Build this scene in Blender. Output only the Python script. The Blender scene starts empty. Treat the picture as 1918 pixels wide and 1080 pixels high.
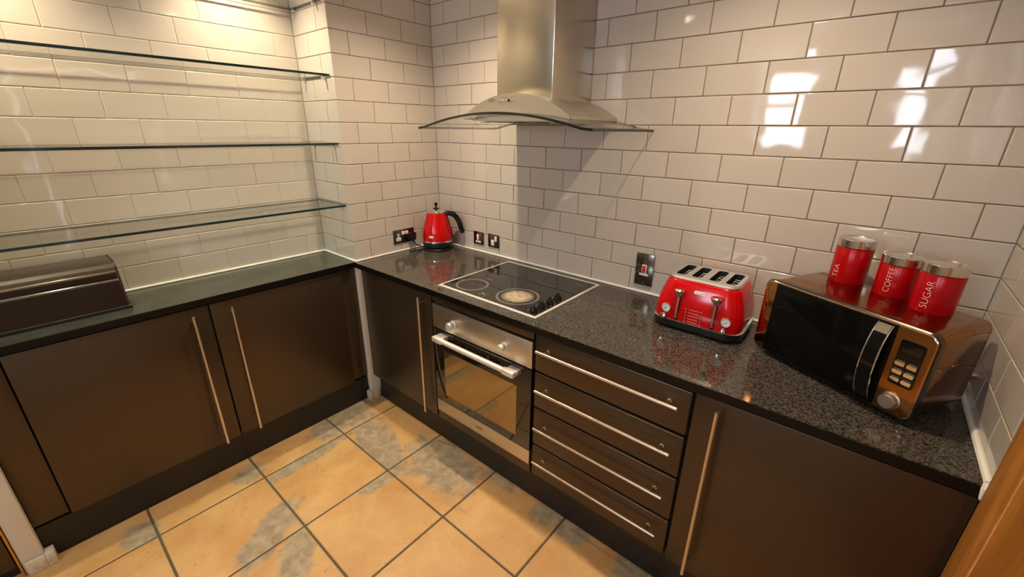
import bpy, bmesh, math, random
from mathutils import Vector, Matrix
random.seed(7)
SC = bpy.context.scene
COL = SC.collection
PI = math.pi

# ------------------------------------------------------------------ camera
cam_d = bpy.data.cameras.new('camera')
cam = bpy.data.objects.new('camera', cam_d)
COL.objects.link(cam)
cam_d.sensor_fit = 'HORIZONTAL'
cam_d.sensor_width = 36.0
cam_d.lens = 790.34 / 1918 * 36.0
cam_d.clip_start = 0.01
R0 = Vector((0.765427, 0.643416, 0.011674))
R1 = Vector((0.235481, -0.263161, -0.935572))
R2 = Vector((-0.598890, 0.718862, -0.352943))
cm = Matrix((R0, -R1, -R2)).transposed().to_4x4()
cm.translation = (2.10567, -1.78971, 1.60007)
cam.matrix_world = cm
SC.camera = cam

# ------------------------------------------------------------------ world and light levels
SC.view_settings.view_transform = 'Standard'
SC.view_settings.look = 'None'
SC.view_settings.gamma = 1.0
SC.view_settings.use_curve_mapping = False
SC.view_settings.exposure = 0.18
world = bpy.data.worlds.new('daylight')
SC.world = world
world.use_nodes = True
wb = world.node_tree.nodes['Background']
wb.inputs[0].default_value = (0.80, 0.87, 1.0, 1)
wb.inputs[1].default_value = 17.0
WARM = (1.0, 0.80, 0.54)
CEIL = 2.43
# x, y, watts, cone degrees, where it sits
DOWNLIGHTS = [
    (0.60, -0.55, 74, 128, 'left of the cooker hood'),
    (1.77, -0.55, 58, 128, 'above the toaster'),
    (-0.135, -0.92, 62, 108, 'in the alcove near the pier'),
    (-0.135, -1.72, 62, 108, 'in the alcove above the bread bin'),
    (0.75, -1.90, 8, 140, 'over the open floor'),
    (1.55, -2.90, 14, 140, 'near the windows'),
]

# ------------------------------------------------------------------ materials
def nodes_of(name):
    m = bpy.data.materials.new(name)
    m.use_nodes = True
    nt = m.node_tree
    return m, nt, nt.nodes['Principled BSDF']

def mat(name, col, rough=0.5, metal=0.0, spec=0.5, bump=None, coat=0.0, var=None, aniso=0.0):
    m, nt, p = nodes_of(name)
    p.inputs['Base Color'].default_value = (*col, 1)
    p.inputs['Roughness'].default_value = rough
    p.inputs['Metallic'].default_value = metal
    p.inputs['Specular IOR Level'].default_value = spec
    p.inputs['Coat Weight'].default_value = coat
    if aniso:
        p.inputs['Anisotropic'].default_value = aniso
    if bump or var:
        tc = nt.nodes.new('ShaderNodeTexCoord')
        mp = nt.nodes.new('ShaderNodeMapping')
        nt.links.new(tc.outputs['Object'], mp.inputs[0])
    if bump:
        sc, st, stretch = bump
        mp.inputs['Scale'].default_value = stretch
        n = nt.nodes.new('ShaderNodeTexNoise')
        n.inputs['Scale'].default_value = sc
        n.inputs['Detail'].default_value = 4
        b = nt.nodes.new('ShaderNodeBump')
        b.inputs['Strength'].default_value = st
        b.inputs['Distance'].default_value = 0.002
        nt.links.new(mp.outputs[0], n.inputs['Vector'])
        nt.links.new(n.outputs['Fac'], b.inputs['Height'])
        nt.links.new(b.outputs[0], p.inputs['Normal'])
    if var:
        sc, col2, lo, hi = var
        n2 = nt.nodes.new('ShaderNodeTexNoise')
        n2.inputs['Scale'].default_value = sc
        n2.inputs['Detail'].default_value = 5
        r = nt.nodes.new('ShaderNodeValToRGB')
        r.color_ramp.elements[0].position = lo
        r.color_ramp.elements[1].position = hi
        r.color_ramp.elements[0].color = (*col, 1)
        r.color_ramp.elements[1].color = (*col2, 1)
        nt.links.new(mp.outputs[0], n2.inputs['Vector'])
        nt.links.new(n2.outputs['Fac'], r.inputs[0])
        nt.links.new(r.outputs[0], p.inputs['Base Color'])
    return m

def tile_material(name, col, spread):
    m, nt, p = nodes_of(name)
    oi = nt.nodes.new('ShaderNodeObjectInfo')
    hsv = nt.nodes.new('ShaderNodeHueSaturation')
    hsv.inputs['Color'].default_value = (*col, 1)
    mr = nt.nodes.new('ShaderNodeMapRange')
    mr.inputs['To Min'].default_value = 1 - spread
    mr.inputs['To Max'].default_value = 1 + spread
    nt.links.new(oi.outputs['Random'], mr.inputs['Value'])
    nt.links.new(mr.outputs[0], hsv.inputs['Value'])
    nt.links.new(hsv.outputs[0], p.inputs['Base Color'])
    p.inputs['Roughness'].default_value = 0.05
    p.inputs['Specular IOR Level'].default_value = 0.55
    geo = nt.nodes.new('ShaderNodeNewGeometry')
    n = nt.nodes.new('ShaderNodeTexNoise')
    n.inputs['Scale'].default_value = 9
    n.inputs['Detail'].default_value = 1
    b = nt.nodes.new('ShaderNodeBump')
    b.inputs['Strength'].default_value = 0.12
    b.inputs['Distance'].default_value = 0.01
    nt.links.new(geo.outputs['Position'], n.inputs['Vector'])
    nt.links.new(n.outputs['Fac'], b.inputs['Height'])
    nt.links.new(b.outputs[0], p.inputs['Normal'])
    return m

def granite(name, base, fleck, red, rough):
    m, nt, p = nodes_of(name)
    geo = nt.nodes.new('ShaderNodeNewGeometry')
    def noise(sc, det, ro=0.6):
        n = nt.nodes.new('ShaderNodeTexNoise')
        n.inputs['Scale'].default_value = sc
        n.inputs['Detail'].default_value = det
        n.inputs['Roughness'].default_value = ro
        nt.links.new(geo.outputs['Position'], n.inputs['Vector'])
        return n
    def ramp(src, lo, hi, c0, c1):
        r = nt.nodes.new('ShaderNodeValToRGB')
        r.color_ramp.elements[0].position = lo
        r.color_ramp.elements[1].position = hi
        r.color_ramp.elements[0].color = (*c0, 1)
        r.color_ramp.elements[1].color = (*c1, 1)
        nt.links.new(src, r.inputs[0])
        return r
    a = ramp(noise(185, 5, 0.75).outputs['Fac'], 0.42, 0.66, base, fleck)
    big = ramp(noise(14, 3).outputs['Fac'], 0.35, 0.7, (0, 0, 0), (1, 1, 1))
    mx = nt.nodes.new('ShaderNodeMix')
    mx.data_type = 'RGBA'
    mx.inputs[7].default_value = (*red, 1)
    nt.links.new(a.outputs[0], mx.inputs[6])
    sp = ramp(noise(260, 2, 0.7).outputs['Fac'], 0.58, 0.66, (0, 0, 0), (1, 1, 1))
    mul = nt.nodes.new('ShaderNodeMath')
    mul.operation = 'MULTIPLY'
    nt.links.new(big.outputs[0], mul.inputs[0])
    nt.links.new(sp.outputs[0], mul.inputs[1])
    nt.links.new(mul.outputs[0], mx.inputs[0])
    nt.links.new(mx.outputs[2], p.inputs['Base Color'])
    p.inputs['Roughness'].default_value = rough
    p.inputs['Specular IOR Level'].default_value = 0.6
    return m

def wood(name, c0, c1):
    m, nt, p = nodes_of(name)
    geo = nt.nodes.new('ShaderNodeNewGeometry')
    mp = nt.nodes.new('ShaderNodeMapping')
    mp.inputs['Scale'].default_value = (14, 14, 1.2)
    nt.links.new(geo.outputs['Position'], mp.inputs[0])
    n = nt.nodes.new('ShaderNodeTexNoise')
    n.inputs['Scale'].default_value = 2.2
    n.inputs['Detail'].default_value = 6
    n.inputs['Distortion'].default_value = 0.8
    nt.links.new(mp.outputs[0], n.inputs['Vector'])
    r = nt.nodes.new('ShaderNodeValToRGB')
    r.color_ramp.elements[0].position = 0.3
    r.color_ramp.elements[1].position = 0.7
    r.color_ramp.elements[0].color = (*c0, 1)
    r.color_ramp.elements[1].color = (*c1, 1)
    nt.links.new(n.outputs['Fac'], r.inputs[0])
    nt.links.new(r.outputs[0], p.inputs['Base Color'])
    p.inputs['Roughness'].default_value = 0.35
    return m

def slate(name):
    """sandy slate floor tile: ochre stone with grey-green veins at fixed places plus random cloud"""
    m, nt, p = nodes_of(name)
    geo = nt.nodes.new('ShaderNodeNewGeometry')
    oi = nt.nodes.new('ShaderNodeObjectInfo')
    L = nt.links
    def noise(sc, det, ro=0.55, dist=0.0):
        n = nt.nodes.new('ShaderNodeTexNoise')
        n.inputs['Scale'].default_value = sc
        n.inputs['Detail'].default_value = det
        n.inputs['Roughness'].default_value = ro
        n.inputs['Distortion'].default_value = dist
        L.new(geo.outputs['Position'], n.inputs['Vector'])
        return n
    warp = noise(11, 7, 0.62)
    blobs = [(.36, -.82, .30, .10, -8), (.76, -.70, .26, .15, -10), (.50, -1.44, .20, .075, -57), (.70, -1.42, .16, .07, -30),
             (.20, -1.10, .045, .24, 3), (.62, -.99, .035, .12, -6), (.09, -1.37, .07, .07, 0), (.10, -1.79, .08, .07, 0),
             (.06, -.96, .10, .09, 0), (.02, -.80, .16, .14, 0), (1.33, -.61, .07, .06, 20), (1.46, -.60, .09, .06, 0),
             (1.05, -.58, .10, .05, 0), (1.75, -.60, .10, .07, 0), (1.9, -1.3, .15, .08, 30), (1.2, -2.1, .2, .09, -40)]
    last = None
    for (cx, cy, rx, ry, ang) in blobs:
        mp = nt.nodes.new('ShaderNodeMapping')
        mp.vector_type = 'TEXTURE'
        mp.inputs['Location'].default_value = (cx, cy, 0)
        mp.inputs['Rotation'].default_value = (0, 0, math.radians(ang))
        mp.inputs['Scale'].default_value = (rx, ry, 1)
        L.new(geo.outputs['Position'], mp.inputs[0])
        ln = nt.nodes.new('ShaderNodeVectorMath')
        ln.operation = 'LENGTH'
        L.new(mp.outputs[0], ln.inputs[0])
        if last is None:
            last = ln.outputs['Value']
        else:
            mn = nt.nodes.new('ShaderNodeMath')
            mn.operation = 'MINIMUM'
            L.new(last, mn.inputs[0])
            L.new(ln.outputs['Value'], mn.inputs[1])
            last = mn.outputs[0]
    ad = nt.nodes.new('ShaderNodeMath')
    ad.operation = 'MULTIPLY_ADD'
    ad.inputs[1].default_value = 1.7
    L.new(warp.outputs['Fac'], ad.inputs[0])
    L.new(last, ad.inputs[2])
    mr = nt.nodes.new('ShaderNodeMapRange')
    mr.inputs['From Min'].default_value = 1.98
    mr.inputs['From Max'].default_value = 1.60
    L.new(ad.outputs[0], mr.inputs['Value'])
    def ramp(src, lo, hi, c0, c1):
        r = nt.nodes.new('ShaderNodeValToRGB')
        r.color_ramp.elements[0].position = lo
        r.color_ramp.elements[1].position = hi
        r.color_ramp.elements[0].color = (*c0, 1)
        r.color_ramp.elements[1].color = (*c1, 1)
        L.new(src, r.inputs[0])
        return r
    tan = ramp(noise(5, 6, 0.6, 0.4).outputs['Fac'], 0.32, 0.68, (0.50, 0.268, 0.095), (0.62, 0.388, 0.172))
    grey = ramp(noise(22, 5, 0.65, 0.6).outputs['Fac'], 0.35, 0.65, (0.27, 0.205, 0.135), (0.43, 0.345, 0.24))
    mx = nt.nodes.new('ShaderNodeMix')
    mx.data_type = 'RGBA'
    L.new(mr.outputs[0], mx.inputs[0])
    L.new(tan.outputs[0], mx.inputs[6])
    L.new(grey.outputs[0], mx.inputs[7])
    dk = ramp(noise(34, 6, 0.7, 2.2).outputs['Fac'], 0.62, 0.67, (1, 1, 1), (0.42, 0.33, 0.24))
    mm = nt.nodes.new('ShaderNodeMix')
    mm.data_type = 'RGBA'
    mm.blend_type = 'MULTIPLY'
    mm.inputs[0].default_value = 0.8
    L.new(mx.outputs[2], mm.inputs[6])
    L.new(dk.outputs[0], mm.inputs[7])
    L.new(mm.outputs[2], p.inputs['Base Color'])
    p.inputs['Roughness'].default_value = 0.42
    b = nt.nodes.new('ShaderNodeBump')
    b.inputs['Strength'].default_value = 0.25
    b.inputs['Distance'].default_value = 0.004
    L.new(noise(30, 6).outputs['Fac'], b.inputs['Height'])
    L.new(b.outputs[0], p.inputs['Normal'])
    return m

def sheet_glass(name, tint):
    m = bpy.data.materials.new(name)
    m.use_nodes = True
    nt = m.node_tree
    nt.nodes.remove(nt.nodes['Principled BSDF'])
    out = nt.nodes['Material Output']
    tr = nt.nodes.new('ShaderNodeBsdfTransparent')
    tr.inputs[0].default_value = (*tint, 1)
    gl = nt.nodes.new('ShaderNodeBsdfGlossy')
    gl.inputs['Roughness'].default_value = 0.02
    fr = nt.nodes.new('ShaderNodeFresnel')
    fr.inputs['IOR'].default_value = 1.5
    gm = nt.nodes.new('ShaderNodeNewGeometry')
    iv = nt.nodes.new('ShaderNodeMath')
    iv.operation = 'SUBTRACT'
    iv.inputs[0].default_value = 1.0
    nt.links.new(gm.outputs['Backfacing'], iv.inputs[1])
    ml = nt.nodes.new('ShaderNodeMath')
    ml.operation = 'MULTIPLY'
    nt.links.new(fr.outputs[0], ml.inputs[0])
    nt.links.new(iv.outputs[0], ml.inputs[1])
    mx = nt.nodes.new('ShaderNodeMixShader')
    nt.links.new(ml.outputs[0], mx.inputs[0])
    nt.links.new(tr.outputs[0], mx.inputs[1])
    nt.links.new(gl.outputs[0], mx.inputs[2])
    nt.links.new(mx.outputs[0], out.inputs[0])
    return m

def emit(name, col, st):
    m, nt, p = nodes_of(name)
    p.inputs['Base Color'].default_value = (*col, 1)
    p.inputs['Emission Color'].default_value = (*col, 1)
    p.inputs['Emission Strength'].default_value = st
    return m

def haze_spot(name):
    """limescale haze left on the front cooking zone, as a cloudy stain in the zone's middle"""
    m, nt, p = nodes_of(name)
    tc = nt.nodes.new('ShaderNodeTexCoord')
    ln = nt.nodes.new('ShaderNodeVectorMath')
    ln.operation = 'LENGTH'
    nt.links.new(tc.outputs['Object'], ln.inputs[0])
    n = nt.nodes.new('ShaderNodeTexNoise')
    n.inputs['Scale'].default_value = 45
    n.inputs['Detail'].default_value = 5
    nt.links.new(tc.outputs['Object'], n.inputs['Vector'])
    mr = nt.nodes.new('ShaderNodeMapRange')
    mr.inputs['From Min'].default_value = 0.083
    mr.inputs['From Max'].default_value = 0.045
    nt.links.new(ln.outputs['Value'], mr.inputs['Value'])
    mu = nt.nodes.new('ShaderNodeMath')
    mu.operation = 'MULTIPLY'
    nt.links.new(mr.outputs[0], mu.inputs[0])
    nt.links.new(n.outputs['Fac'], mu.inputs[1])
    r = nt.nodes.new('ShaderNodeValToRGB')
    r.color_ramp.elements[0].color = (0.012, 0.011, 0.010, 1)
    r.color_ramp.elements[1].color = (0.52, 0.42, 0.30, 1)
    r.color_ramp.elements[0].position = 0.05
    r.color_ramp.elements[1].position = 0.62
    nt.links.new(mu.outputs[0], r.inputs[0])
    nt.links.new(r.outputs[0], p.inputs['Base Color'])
    p.inputs['Roughness'].default_value = 0.12
    return m

M = {}
M['tile'] = tile_material('glazed_tile_cream', (0.545, 0.49, 0.44), 0.025)
M['grout'] = mat('grout_brown', (0.20, 0.155, 0.115), 0.9)
M['grout_pale'] = mat('grout_pale', (0.60, 0.54, 0.42), 0.9)
M['plaster'] = mat('white_paint', (0.72, 0.67, 0.58), 0.6)
M['ceil'] = mat('ceiling_paint', (0.80, 0.77, 0.71), 0.8)
M['seal'] = mat('white_sealant', (0.85, 0.83, 0.78), 0.35)
M['skirt'] = mat('skirting_gloss', (0.66, 0.58, 0.46), 0.35, var=(30, (0.50, 0.40, 0.28), 0.5, 0.75))
M['floor_grout'] = mat('floor_grout', (0.10, 0.085, 0.055), 0.9)
M['slate'] = slate('ochre_slate')
M['granite'] = granite('speckled_granite', (0.009, 0.008, 0.007), (0.135, 0.122, 0.105), (0.19, 0.085, 0.065), 0.09)
M['slab'] = mat('dark_slab', (0.038, 0.039, 0.033), 0.20, var=(9, (0.066, 0.067, 0.057), 0.35, 0.75), bump=(60, 0.05, (1, 1, 1)))
M['edge_black'] = mat('worktop_edge', (0.004, 0.0035, 0.003), 0.35, spec=0.25)
M['cab'] = mat('pewter_lacquer', (0.096, 0.069, 0.044), 0.33, 0.75, bump=(420, 0.05, (1, 1, 1)))
M['carcass'] = mat('carcass_dark', (0.012, 0.010, 0.008), 0.6)
M['plinth'] = mat('plinth_dark', (0.010, 0.0075, 0.006), 0.45)
M['steel'] = mat('brushed_steel', (0.62, 0.57, 0.49), 0.40, 1.0, bump=(35, 0.06, (0.4, 1, 26)))
M['steel_v'] = mat('brushed_steel_chimney', (0.60, 0.54, 0.44), 0.24, 1.0, bump=(35, 0.05, (26, 26, 0.5)))
M['bar'] = mat('satin_bar', (0.70, 0.62, 0.52), 0.30, 1.0)
M['chrome'] = mat('chrome', (0.80, 0.78, 0.74), 0.07, 1.0)
M['alu'] = mat('satin_aluminium', (0.84, 0.81, 0.77), 0.40, 0.55)
M['nickel'] = mat('black_nickel', (0.23, 0.20, 0.17), 0.18, 1.0)
M['gloss_black'] = mat('gloss_black', (0.006, 0.006, 0.006), 0.08, spec=0.35)
M['mw_glass'] = mat('microwave_door_glass', (0.004, 0.004, 0.004), 0.10, spec=0.15)
M['hob_glass'] = mat('ceramic_glass', (0.010, 0.009, 0.008), 0.04, spec=0.8)
M['print'] = mat('hob_print', (0.42, 0.40, 0.37), 0.3)
M['print_dim'] = mat('hob_print_dim', (0.10, 0.095, 0.088), 0.2)
M['haze'] = haze_spot('hob_limescale')
M['oven_glass'] = mat('oven_glass', (0.012, 0.010, 0.008), 0.04, spec=0.9)
M['oven_mirror'] = mat('oven_inner_glass', (0.33, 0.265, 0.145), 0.05, 0.85)
M['red'] = mat('red_enamel', (0.56, 0.001, 0.003), 0.13, spec=0.4)
M['red_can'] = mat('red_tin', (0.39, 0.001, 0.005), 0.22, spec=0.3)
M['black_plastic'] = mat('black_plastic', (0.010, 0.010, 0.010), 0.32)
M['white_plastic'] = mat('white_plastic', (0.80, 0.79, 0.76), 0.35)
M['red_plastic'] = mat('red_switch', (0.65, 0.01, 0.02), 0.3)
M['dark_hole'] = mat('dark_hole', (0.004, 0.004, 0.004), 0.7)
M['copper'] = mat('copper_gloss', (0.42, 0.185, 0.055), 0.13, 1.0)
M['copper_body'] = mat('copper_body', (0.36, 0.165, 0.050), 0.15, 1.0, bump=(6, 0.12, (1, 1, 1)))
M['mw_trim'] = mat('gunmetal_trim', (0.10, 0.075, 0.06), 0.22, 0.9)
M['letter'] = mat('letter_silver', (0.80, 0.70, 0.66), 0.4)
M['letter_dark'] = mat('letter_dark', (0.05, 0.045, 0.04), 0.4)
M['dial'] = mat('dial_white', (0.70, 0.74, 0.72), 0.3)
M['glass'] = sheet_glass('clear_glass', (0.962, 0.985, 0.972))
M['glass_edge'] = mat('glass_edge', (0.004, 0.030, 0.030), 0.12, spec=0.7)
M['glass_edge_dark'] = mat('glass_edge_dark', (0.006, 0.012, 0.009), 0.12, spec=0.7)
M['wood'] = wood('oak_orange', (0.38, 0.145, 0.022), (0.56, 0.245, 0.048))
M['brass'] = mat('brass_edge', (0.60, 0.38, 0.13), 0.3, 1.0)
M['bin'] = mat('bin_bronze', (0.22, 0.20, 0.175), 0.26, 1.0)
M['bin_lid'] = mat('bin_lid', (0.050, 0.038, 0.032), 0.25, 0.9)
M['bin_dark'] = mat('bin_dark', (0.012, 0.010, 0.009), 0.45)
M['toast_steel'] = mat('toaster_steel', (0.78, 0.76, 0.73), 0.38, 1.0)
M['lid_steel'] = mat('lid_steel', (0.72, 0.68, 0.62), 0.17, 1.0)
M['bulb'] = emit('bulb', (1.0, 0.82, 0.58), 30)
M['hood_lamp'] = mat('lamp_lens', (0.7, 0.7, 0.66), 0.2)
M['neon'] = mat('neon_red', (0.35, 0.01, 0.01), 0.3)
M['upvc'] = mat('window_frame_white', (0.80, 0.80, 0.78), 0.4)
M['pane'] = sheet_glass('window_glass', (0.97, 0.98, 0.98))

# ------------------------------------------------------------------ object helpers
MW = {}

def link(o, parent, world_m):
    COL.objects.link(o)
    if parent is not None:
        o.parent = parent
    MW[o] = world_m
    return o

def tag(o, label=None, cat=None, group=None, kind=None):
    if label: o['label'] = label
    if cat: o['category'] = cat
    if group: o['group'] = group
    if kind: o['kind'] = kind
    return o

def thing(name, label, cat, loc, rotz=0.0, group=None):
    o = bpy.data.objects.new(name, None)
    o.empty_display_size = 0.05
    o.location = loc
    o.rotation_euler = (0, 0, rotz)
    link(o, None, Matrix.Translation(loc) @ Matrix.Rotation(rotz, 4, 'Z'))
    return tag(o, label, cat, group)

def put(name, bm, m, parent=None, local=False, smooth=True, ang=35, mats=None):
    """one mesh object from a bmesh; vertices are world coordinates unless local"""
    pm = MW[parent] if parent is not None else Matrix.Identity(4)
    if not local and parent is not None:
        bm.transform(pm.inverted())
    bmesh.ops.recalc_face_normals(bm, faces=bm.faces)
    me = bpy.data.meshes.new(name)
    bm.to_mesh(me)
    bm.free()
    for mm in (mats or [m]):
        me.materials.append(mm)
    if smooth:
        me.polygons.foreach_set('use_smooth', [True] * len(me.polygons))
        me.set_sharp_from_angle(angle=math.radians(ang))
    o = bpy.data.objects.new(name, me)
    return link(o, parent, pm.copy())

def B():
    return bmesh.new()

def b_box(bm, x0, x1, y0, y1, z0, z1, bev=0.0, seg=2):
    r = bmesh.ops.create_cube(bm, size=1.0)
    vs = r['verts']
    for v in vs:
        v.co = Vector(((x0 + x1) / 2 + v.co.x * (x1 - x0), (y0 + y1) / 2 + v.co.y * (y1 - y0), (z0 + z1) / 2 + v.co.z * (z1 - z0)))
    if bev > 0:
        es = list({e for v in vs for e in v.link_edges})
        bmesh.ops.bevel(bm, geom=es, offset=bev, segments=seg, affect='EDGES', profile=0.5)
    return bm

def box(name, x0, x1, y0, y1, z0, z1, m, parent=None, bev=0.0, seg=2, local=False):
    return put(name, b_box(B(), x0, x1, y0, y1, z0, z1, bev, seg), m, parent, local)

def frame_of(d):
    d = d.normalized()
    a = Vector((0, 0, 1)) if abs(d.z) < 0.9 else Vector((1, 0, 0))
    u = d.cross(a).normalized()
    return u, d.cross(u).normalized()

def loft(bm, loops, cap0=True, cap1=True, closed=True):
    rows = [[bm.verts.new(p) for p in lp] for lp in loops]
    n = len(rows[0])
    for a, b in zip(rows, rows[1:]):
        for i in range(n if closed else n - 1):
            j = (i + 1) % n
            bm.faces.new((a[i], a[j], b[j], b[i]))
    if cap0: bm.faces.new(list(reversed(rows[0])))
    if cap1: bm.faces.new(rows[-1])
    return rows

def b_cyl(bm, p0, p1, r0, r1=None, n=16):
    p0, p1 = Vector(p0), Vector(p1)
    r1 = r0 if r1 is None else r1
    u, v = frame_of(p1 - p0)
    ring = lambda p, r: [p + (u * math.cos(2 * PI * i / n) + v * math.sin(2 * PI * i / n)) * r for i in range(n)]
    loft(bm, [ring(p0, r0), ring(p1, r1)])
    return bm

def b_tube(bm, pts, r, n=10, flat=None, up=None):
    pts = [Vector(p) for p in pts]
    rs = r if isinstance(r, (list, tuple)) else [r] * len(pts)
    loops = []
    u = None
    for i, p in enumerate(pts):
        t = (pts[min(i + 1, len(pts) - 1)] - pts[max(i - 1, 0)]).normalized()
        if u is None:
            u = (Vector(up) if up else frame_of(t)[0])
        u = (u - t * u.dot(t)).normalized()
        v = t.cross(u)
        fl = flat if flat else 1.0
        loops.append([p + (u * math.cos(2 * PI * k / n) + v * math.sin(2 * PI * k / n) * fl) * rs[i] for k in range(n)])
    loft(bm, loops)
    return bm

def b_lathe(bm, prof, c=(0, 0, 0), n=40, axis='Z', cap0=True, cap1=True):
    c = Vector(c)
    def pt(r, h, a):
        if axis == 'Z': return c + Vector((r * math.cos(a), r * math.sin(a), h))
        if axis == '-Y': return c + Vector((r * math.cos(a), -h, r * math.sin(a)))
        return c + Vector((h, r * math.cos(a), r * math.sin(a)))
    loft(bm, [[pt(max(r, 1e-5), h, 2 * PI * i / n) for i in range(n)] for r, h in prof], cap0, cap1)
    return bm

def b_prism(bm, poly, axis, a0, a1):
    """extrude a 2-D polygon: axis 'y' takes (x, z) pairs, axis 'z' takes (x, y) pairs, axis 'x' takes (y, z)"""
    f = {'y': lambda p, a: (p[0], a, p[1]), 'z': lambda p, a: (p[0], p[1], a), 'x': lambda p, a: (a, p[0], p[1])}[axis]
    loft(bm, [[Vector(f(p, a0)) for p in poly], [Vector(f(p, a1)) for p in poly]])
    return bm

def rrect(w, h, r, n=5, cx=0.0, cy=0.0):
    out = []
    for (sx, sy, a0) in ((1, 1, 0), (-1, 1, PI / 2), (-1, -1, PI), (1, -1, 3 * PI / 2)):
        for k in range(n + 1):
            a = a0 + PI / 2 * k / n
            out.append((cx + sx * (w / 2 - r) + r * math.cos(a), cy + sy * (h / 2 - r) + r * math.sin(a)))
    return out

def b_ring(bm, cx, cy, z, r0, r1, n=64):
    a = [bm.verts.new((cx + r0 * math.cos(2 * PI * i / n), cy + r0 * math.sin(2 * PI * i / n), z)) for i in range(n)]
    b = [bm.verts.new((cx + r1 * math.cos(2 * PI * i / n), cy + r1 * math.sin(2 * PI * i / n), z)) for i in range(n)]
    for i in range(n):
        j = (i + 1) % n
        bm.faces.new((a[i], a[j], b[j], b[i]))
    return bm

def text_bm(body, size, thin=0.0, depth=0.0):
    cu = bpy.data.curves.new('lettering', 'FONT')
    cu.body = body
    cu.size = size
    cu.align_x = 'CENTER'
    cu.align_y = 'CENTER'
    cu.offset = -thin
    cu.extrude = depth
    cu.resolution_u = 4
    o = bpy.data.objects.new('lettering', cu)
    COL.objects.link(o)
    dg = bpy.context.evaluated_depsgraph_get()
    me = bpy.data.meshes.new_from_object(o.evaluated_get(dg))
    bm = bmesh.new()
    bm.from_mesh(me)
    bpy.data.objects.remove(o)
    bpy.data.meshes.remove(me)
    return bm

# ------------------------------------------------------------------ the room shell
L = 2.449            # right wall
D1 = 0.618           # pier corner
D2 = 0.345           # alcove depth
YA = -2.046          # far end of the alcove
YF = -4.0            # wall behind the camera
G = 0.0022           # grout recess

def struct(o):
    return tag(o, kind='structure')

floor = struct(box('floor', -0.45, L + .1, YF - .1, 0.1, -0.08, -0.004, M['floor_grout']))
ceiling = struct(box('ceiling', -0.5, L + .15, YF - .15, 0.15, CEIL, CEIL + 0.08, M['ceil']))
wall_back = struct(box('wall_back', -0.45, L + .1, G, 0.1, 0, CEIL, M['grout']))
wall_left = struct(box('wall_left', -D2 - .1, -D2 - G, YF, G, 0, CEIL, M['grout_pale']))
pier = struct(box('wall_left_pier', -D2 - G, -G, -D1 + G, G, 0, CEIL, M['plaster'], bev=0.001))
stub = struct(box('wall_left_stub', -D2 - G, -G, -2.108, YA - G, 0, CEIL, M['plaster'], bev=0.004))

bm = B()
b_box(bm, L + G, L + .1, -0.70, G, 0, CEIL)
b_box(bm, L + G, L + .1, -1.55, -0.70, 2.03, CEIL)
b_box(bm, L + G, L + .1, YF, -1.55, 0, CEIL)
wall_right = struct(put('wall_right', bm, M['plaster']))

WINS = [(0.86, 1.42, 1.40, 2.30), (2.06, 2.38, 1.40, 2.30)]
bm = B()
b_box(bm, -0.45, 0.86, YF - .1, YF, 0, CEIL)
b_box(bm, 1.42, 2.06, YF - .1, YF, 0, CEIL)
b_box(bm, 2.38, L + .1, YF - .1, YF, 0, CEIL)
for (x0, x1, z0, z1) in WINS:
    b_box(bm, x0, x1, YF - .1, YF, 0, z0)
    b_box(bm, x0, x1, YF - .1, YF, z1, CEIL)
wall_front = struct(put('wall_front', bm, M['plaster']))

for i, (x0, x1, z0, z1) in enumerate(WINS):
    bm = B()
    t = 0.045
    yw0, yw1 = YF - .08, YF - .03
    b_box(bm, x0, x0 + t, yw0, yw1, z0, z1, .004)
    b_box(bm, x1 - t, x1, yw0, yw1, z0, z1, .004)
    b_box(bm, x0 + t, x1 - t, yw0, yw1, z0, z0 + t, .004)
    b_box(bm, x0 + t, x1 - t, yw0, yw1, z1 - t, z1, .004)
    zm = z0 + (z1 - z0) * .62
    b_box(bm, x0 + t, x1 - t, yw0, yw1, zm - .02, zm + .02, .004)
    wnd = struct(put('window_%d' % (i + 1), bm, M['upvc']))
    box('pane', x0 + t, x1 - t, YF - .057, YF - .053, z0 + t, zm - .02, M['pane'], wnd)
    box('pane', x0 + t, x1 - t, YF - .057, YF - .053, zm + .02, z1 - t, M['pane'], wnd)
    # daylight portal in the opening: guides sampling of the sky only
    pd = bpy.data.lights.new('sky_portal', 'AREA')
    pd.shape = 'RECTANGLE'
    pd.size = x1 - x0
    pd.size_y = z1 - z0
    pd.cycles.is_portal = True
    po = bpy.data.objects.new('sky_portal', pd)
    po.location = ((x0 + x1) / 2, YF - .12, (z0 + z1) / 2)
    po.rotation_euler = (PI / 2, 0, 0)
    COL.objects.link(po)

# ------------------------------------------------------------------ wall tiles, one object each
TILE_CACHE = {}

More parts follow.
